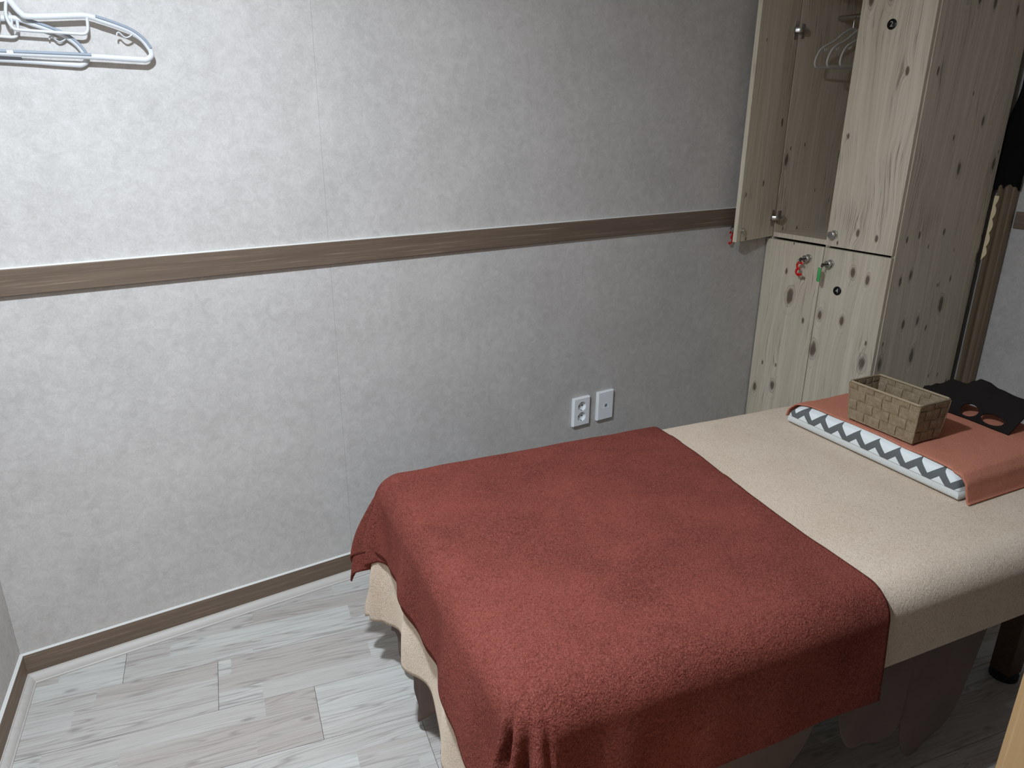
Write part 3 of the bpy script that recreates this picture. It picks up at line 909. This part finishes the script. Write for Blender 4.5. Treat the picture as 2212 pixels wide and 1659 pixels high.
# --- taupe skirt hanging from the bed frame (one ring of cloth with rounded flaps)
def near_hem(u):
    z = 0.40
    # (start, end, depth) of rounded flaps
    for a, b, lo, skew in ((-0.05, 0.30, 0.13, 0.0), (0.27, 0.69, 0.17, 0.0), (0.725, 0.967, 0.125, 0.10), (0.955, 1.19, 0.085, -0.02)):
        if a < u < b:
            t = (u - a) / (b - a)
            corner = sqrt(max(0.0, 1 - (abs(2 * t - 1)) ** 5))
            zz = lo + skew * (1 - t) + (0.40 - lo) * (1 - corner) * 0.9
            z = min(z, zz)
    return z
def skirt_pt(per, w):
    """per in 0..1 : foot side far->near, then near side foot->head"""
    inn = 0.022
    Lf, Ln = BW - 2 * inn, 1.30
    d = per * (Lf + Ln)
    if d < Lf:
        v = inn + d; u = inn
        hem = 0.075 + 0.035 * sin(v * 17 + 0.6) + 0.02 * sin(v * 41)
        nx, ny = -1, 0
        rp = 0.014 * sin(v * 30) + 0.008 * sin(v * 67 + 1)
    else:
        u = inn + (d - Lf); v = BW - inn
        hem = near_hem(u)
        nx, ny = 0, 1
        rp = 0.010 * sin(u * 26 + 0.5) - 0.012 * (1 if 0.955 < u else 0)
    z = 0.47 + (hem - 0.47) * w
    k = w * w
    return (u + nx * rp * k, -(v + ny * rp * k), z)
sk = link('skirt', grid_mesh('skirt', 420, 26, skirt_pt), M['skirt'], bed); sk['label'] = 'taupe cloth skirt with rounded flaps'
solidify(sk, 0.002, 0)

# --- cream sheet
def base_rip(u, v, rho):
    f = 0.0
    if u < 0.02: f += 0.009 * sin(v * 19 + 2.0) + 0.004 * sin(v * 44 + 0.4)
    if v > BW - 0.02: f += 0.020 * exp(-max(0.0, u - 0.02) / 0.16) * sin(u * 36 + 0.9)
    return f
def sheet_rip(u, v, rho):
    f = base_rip(u, v, rho) - 0.004
    if u < 0.05: f += sm(0.22, 0.34, rho) * (0.010 * sin(v * 24 + 0.8))
    return f
S_F, S_H, S_FAR, S_NEAR = 0.385, 0.16, 0.20, 0.155
def sheet_fn(a, b):
    s = -S_F + a * (BL + S_F + S_H)
    t = -S_FAR + b * (BW + S_FAR + S_NEAR)
    # hem waves: pull the foot hem in and out
    if s < 0:
        wv = 0.93 + 0.06 * sin(t * 11.5 + 0.9) + 0.02 * sin(t * 27)
        s = s * wv
    u, v, z, rho, both = drape(s, t, 0.004, 0.065, 0.05, sheet_rip, 0.026, 6, 0.4, 0.20)
    z += soft(s, t, 0.0012, 8, 1.0) if rho < 0.05 else 0
    return (u, -v, z)
she = link('bed_sheet', grid_mesh('bed_sheet', 230, 128, sheet_fn), M['cream'], None, BO, BA)
solidify(she, 0.004, 1)
tag(she, 'cream terry sheet covering the whole treatment bed', 'sheet')

# --- terracotta towel, folded double over the foot of the bed
def towel_rip(u, v, rho):
    f = base_rip(u, v, rho)
    if v > BW - 0.02: f += 0.003 * sin(u * 17)
    return f
def towel_layer(lift, foot, far, near, head, sd):
    def fn(a, b):
        t = -far + b * (BW + far + near)
        hd = head(t)
        ft = foot(t)
        s = -ft + a * (hd + ft)
        u, v, z, rho, both = drape(s, t, lift, 0.068, 0.09, towel_rip, 0.030, 6, 0.4, 0.38)
        if rho < 0.12:
            q = 1 - sm(0.0, 0.12, rho)
            z += q * (soft(s, t, 0.0028, 6.5, sd) + 0.0022 * sm(0.35, 0.6, noise.noise(Vector((s * 3 + 2, t * 14, 5)))))
            # shallow creases running across the top
            for cu_, cv_, an, ln in ((0.52, 0.24, -0.25, 0.16), (0.30, 0.42, 0.35, 0.20), (0.62, 0.16, 0.1, 0.12)):
                dx, dy = s - cu_, t - cv_
                p_1 = dx * cos(an) + dy * sin(an); q_1 = -dx * sin(an) + dy * cos(an)
                z += q * 0.0028 * exp(-(q_1 / 0.008) ** 2) * exp(-(p_1 / ln) ** 2)
        return (u, -v, z)
    return fn
tw = empty('bath_towel', BO, BA); tag(tw, 'large terracotta terry towel folded over the foot of the bed', 'towel')
headf = lambda t: 0.838 - 0.052 * sm(0.0, 0.95, t) + 0.004 * sin(t * 9)
footf = lambda t: 0.205 - 0.03 * sin(t * 4.6 + 0.3) + 0.008 * sin(t * 19) + 0.05 * sm(0.55, 0.95, t)
lo1 = link('lower_layer', grid_mesh('lower_layer', 150, 170, towel_layer(0.0095, lambda t: footf(t) + 0.006 + 0.03 * sm(0.12, -0.05, t), 0.175, 0.222, lambda t: headf(t) - 0.003, 2.0)), M['terracotta'], tw)
solidify(lo1, 0.005, 1)
up1 = link('upper_layer', grid_mesh('upper_layer', 170, 190, towel_layer(0.0155, footf, 0.150, 0.226, headf, 2.0)), M['terracotta'], tw)
solidify(up1, 0.0055, 1)

# ------------------------------------------------------------------ pillow with towel, basket, black face cover
PZ = BH + 0.0085
PU, PV0, PV1, PD, PHT = 1.240, 0.150, 0.700, 0.475, 0.070
pc, ps = cos(BA), sin(BA)
def bedw(u, v, z): return Vector((BO.x + u * pc + v * ps, BO.y + u * ps - v * pc, z))
PROT = BA + radians(2.2)
pw = empty('pillow', bedw(PU, PV0, PZ), PROT); tag(pw, 'flat pillow in white case with grey zigzag print, under coral towel', 'pillow')
PLN = PV1 - PV0
def ptop(x, y):
    """height of pillow top at local x (depth 0..PD) and y (0..PLN)"""
    ex = min(1.0, max(0.0, x / 0.075)) ; ey = min(1.0, max(0.0, y / 0.10)); ez = min(1.0, max(0.0, (PLN - y) / 0.05)); eh = min(1, max(0, (PD - x) / 0.06))
    f = lambda q: sqrt(max(0.0, 1 - (1 - q) ** 2))
    base = PHT * (0.84 + 0.16 * f(ex)) * (0.62 + 0.38 * f(ey)) * (0.86 + 0.14 * f(ez)) * (0.75 + 0.25 * f(eh))
    return base + 0.006 * sm(0.05, 0.3, y) * sin(pi * min(1, max(0, y / PLN)))
bm = bmesh.new()
# pillowcase: loop of cross-sections along y
secs = []
ny = 60
for j in range(ny + 1):
    y = PLN * j / ny
    endk = min(1.0, min(j, ny - j) / 4.0)
    sq = 0.55 + 0.45 * sqrt(max(0, 1 - (1 - endk) ** 2))
    prof_ = []
    h0 = ptop(0.0, y) * sq
    bul = 0.010
    nb = 8
    for i in range(nb + 1):                     # front face, from the bed up
        a = -pi / 2 + pi * i / nb
        prof_.append((-bul * cos(a) * sq + 0.006, h0 * (0.5 + 0.5 * sin(a))))
    for i in range(1, 16):
        x = PD * i / 16
        prof_.append((x, ptop(x, y) * sq + 0.0))
    for i in range(nb + 1):
        a = pi / 2 - pi * i / nb
        prof_.append((PD + bul * cos(a) * sq, ptop(PD, y) * sq * (0.5 + 0.5 * sin(a))))
    secs.append([bm.verts.new((x, -y, max(0.0006, z))) for x, z in prof_])
for q, w in zip(secs, secs[1:]):
    n_ = len(q)
    for i in range(n_): bm.faces.new((q[i], q[(i + 1) % n_], w[(i + 1) % n_], w[i]))
bm.faces.new(secs[0]); bm.faces.new(secs[-1])
link('pillowcase', mesh_of(bm, 'pillowcase', True, 60), M['case'], pw)

ct = empty('pillow_towel', bedw(PU, PV0, PZ), PROT); tag(ct, 'coral terry towel spread over the pillow at the head end', 'towel')
def ctfn(a, b):
    # along y: from far end, over the top, down the near end to the sheet
    over = 0.074
    yy = -0.045 + b * (PLN + 0.045 + over)
    x = 0.012 + 0.010 * sin(b * 5) * 0.5 + a * (PD + 0.045)
    hx = ptop(min(x, PD), min(max(yy, 0.0), PLN)) + 0.0022
    y = yy
    if yy < 0:
        q = min(1.0, -yy / 0.045); y = -0.020 * sin(q * pi / 2); hx = hx * cos(q * pi / 2) ** 0.8 + 0.001
        hx = max(hx, 0.012)
    elif yy > PLN - 0.012:
        e = yy - (PLN - 0.012); o_, d_ = edge(e, 0.024, 0.30)
        y = PLN - 0.012 + o_; hx = max(0.0015, hx - d_)
    if x > PD:
        e = x - PD
        o_, d_ = edge(e, 0.018, 0.15); x = PD + o_; hx = max(0.0015, hx - d_)
    fr = 1 - sm(0.0, 0.06, a * PD)
    hx += soft(x, y, 0.0022, 12, 4.0) * (1 if hx > 0.02 else 0) + 0.0035 * fr * max(0, sin(b * 9 + 0.5)) * (1 if 0.05 < b < 0.85 else 0)
    return (x, -y, hx)
cto = link('terry_cloth', grid_mesh('terry_cloth', 90, 120, ctfn), M['coral'], ct)
solidify(cto, 0.0035, 1)

# --- woven basket
BKZ = PZ + 0.0800
bk = empty('woven_basket', bedw(1.262, 0.334, BKZ), BA + radians(2.5))
tag(bk, 'small open rectangular basket woven from taupe straps, on the coral towel', 'basket')
BKL, BKD, BKH = 0.214, 0.120, 0.112        # along v, along u, height
ROWS, CL, CD = 3.5, 8, 4
e_ = 0.0021
taper = 0.0085
def wall_pt(side, t, h, off):
    """t along wall (0..1), h 0..1 height, off outward"""
    g = taper * (1 - h)
    x0, x1, y0, y1 = g, BKD - g, g, BKL - g
    z = 0.002 + h * BKH
    if side == 0: return (x0 - off, -(y0 + (y1 - y0) * t), z)          # foot-facing long side
    if side == 1: return (x1 + off, -(y0 + (y1 - y0) * t), z)
    if side == 2: return (x0 + (x1 - x0) * t, -(y1 + off), z)          # near short side
    return (x0 + (x1 - x0) * t, -(y0 - off), z)
rowh = 0.94 / 3.5
for side in range(4):
    nc = CL if side < 2 else CD
    for rI in range(4):
        h0, h1_ = rI * rowh, min(0.94, (rI + 1) * rowh)
        bm = bmesh.new(); rr = []
        ns = nc * 6
        for i in range(ns + 1):
            t = i / ns
            ph = t * nc
            ci = min(nc - 1, int(ph))
            sgn = 1 if (ci + rI) % 2 == 0 else -1
            f = abs(sin(pi * ph)) ** 0.35
            off = e_ * sgn * f
            A_ = [wall_pt(side, t, h0 + 0.006, off + 0.0008), wall_pt(side, t, h1_ - 0.006, off + 0.0008), wall_pt(side, t, h1_ - 0.006, off - 0.0008), wall_pt(side, t, h0 + 0.006, off - 0.0008)]
            rr.append([bm.verts.new(p) for p in A_])
        for q, w in zip(rr, rr[1:]):
            for i in range(4): bm.faces.new((q[i], q[(i + 1) % 4], w[(i + 1) % 4], w[i]))
        bm.faces.new(rr[0]); bm.faces.new(rr[-1])
        link('horizontal_strap', mesh_of(bm, 'horizontal_strap', True, 50), M['strap_h'], bk)
    for ci in range(nc):
        t0, t1_ = (ci + 0.04) / nc, (ci + 0.96) / nc
        bm = bmesh.new(); rr = []
        ns = 26
        for i in range(ns + 1):
            h = 0.94 * i / ns
            ph = h / rowh
            rI = min(3, int(ph))
            sgn = -1 if (ci + rI) % 2 == 0 else 1
            off = e_ * sgn * abs(sin(pi * ph)) ** 0.35
            A_ = [wall_pt(side, t0, h, off + 0.0008), wall_pt(side, t1_, h, off + 0.0008), wall_pt(side, t1_, h, off - 0.0008), wall_pt(side, t0, h, off - 0.0008)]
            rr.append([bm.verts.new(p) for p in A_])
        for q, w in zip(rr, rr[1:]):
            for i in range(4): bm.faces.new((q[i], q[(i + 1) % 4], w[(i + 1) % 4], w[i]))
        bm.faces.new(rr[0]); bm.faces.new(rr[-1])
        link('vertical_strap', mesh_of(bm, 'vertical_strap', True, 50), M['strap_v'] if side < 2 else M['strap_vx'], bk)
rim_pts = []
for sd_, ts in ((0, (0.02, 0.98)), (2, (0.03, 0.97)), (1, (0.98, 0.02)), (3, (0.97, 0.03))):
    for q in range(9): rim_pts.append(wall_pt(sd_, ts[0] + (ts[1] - ts[0]) * q / 8, 0.965, 0.0))
tube('rim', M['rim'], rim_pts, 0.0034, bk, 8, True, 0.62, (1, 1, 0.01))
tube('base_band', M['rim'], [(BKD / 2 + (p[0] - BKD / 2) * (1 - 2 * taper / BKD), -BKL / 2 + (p[1] + BKL / 2) * (1 - 2 * taper / BKL), 0.003) for p in rim_pts], 0.0022, bk, 6, True)
box('base', M['strap_v'], taper, BKD - taper, -BKL + taper, -taper, 0.0005, 0.0025, bk)
# corner posts
for cx_, cy_ in ((0, 0), (BKD, 0), (0, BKL), (BKD, BKL)):
    g = taper
    bx = g if cx_ == 0 else BKD - g; by = g if cy_ == 0 else BKL - g
    tube('corner_strap', M['strap_vx'], [(bx, -by, 0.002), ((bx + cx_) / 2, -(by + cy_) / 2, 0.05), (cx_, -cy_, BKH * 0.96)], 0.0030, bk, 8)

# --- black face cover with two eye holes (bed-local coordinates)
fc = empty('face_cover', BO, BA); tag(fc, 'black foam face cover with two oval holes, on the coral towel behind the basket', 'face cover')
dlt = PROT - BA
def pillow_z(u, v):
    du, dv = u - PU, v - PV0
    x = du * cos(dlt) - dv * sin(dlt); y = du * sin(dlt) + dv * cos(dlt)
    return PZ + ptop(min(max(x, 0), PD), min(max(y, 0), PLN)) + 0.0057
FAR = [(0.249, 0.690), (0.264, 0.696), (0.292, 0.712), (0.339, 0.741), (0.377, 0.740), (0.402, 0.757), (0.420, 0.768), (0.442, 0.767), (0.478, 0.757), (0.532, 0.751), (0.590, 0.752)]
def far_edge(b):
    v = FAR[0][0] + b * (FAR[-1][0] - FAR[0][0])
    for (v0, z0), (v1, z1) in zip(FAR, FAR[1:]):
        if v <= v1 + 1e-9:
            t = (v - v0) / (v1 - v0); t = t * t * (3 - 2 * t)
            return v, z0 + (z1 - z0) * t
    return FAR[-1]
HOLES = [(0.20, 0.590, 0.150, 0.080), (0.19, 0.805, 0.130, 0.100)]
def inside(a, b):
    for ha, hb, ra, rb in HOLES:
        q = ((a - ha) / ra) ** 2 + ((b - hb) / rb) ** 2
        if q < 1: return ha, hb, q
    return None
def fcfn(a, b):
    ins = inside(a, b)
    if ins and ins[2] > 0.3:                # snap the border ring on to the oval
        k = 1 / sqrt(ins[2]); a, b = ins[0] + (a - ins[0]) * k, ins[1] + (b - ins[1]) * k
    vn = 0.285 + b * 0.311; un = 1.570 + 0.008 * b
    vf, zf = far_edge(b)
    un += 0.05 * max(0.0, 0.12 - b) / 0.12
    u = un + (1.692 - un) * a; v = vn + (vf - vn) * a
    zn = pillow_z(un, vn) + 0.0012
    w = a ** 1.25
    z = zn + (zf - zn) * w + 0.010 * sin(pi * a) * sm(0.0, 0.3, b)
    z = max(z, pillow_z(u, v) + 0.0012)
    return (u, -v, z)
NA, NB = 80, 140
def keepf(a, b):
    for da in (-.5, .5):
        for db in (-.5, .5):
            if not inside(a + da / NA, b + db / NB): return True
    return False
fo = link('cover', grid_mesh('cover', NA, NB, fcfn, keepf), M['black_cloth'], fc)
bmx = bmesh.new(); bmx.from_mesh(fo.data)
bmesh.ops.delete(bmx, geom=[v for v in bmx.verts if not v.link_faces], context='VERTS')
bmx.to_mesh(fo.data); bmx.free()
solidify(fo, 0.004, 1)
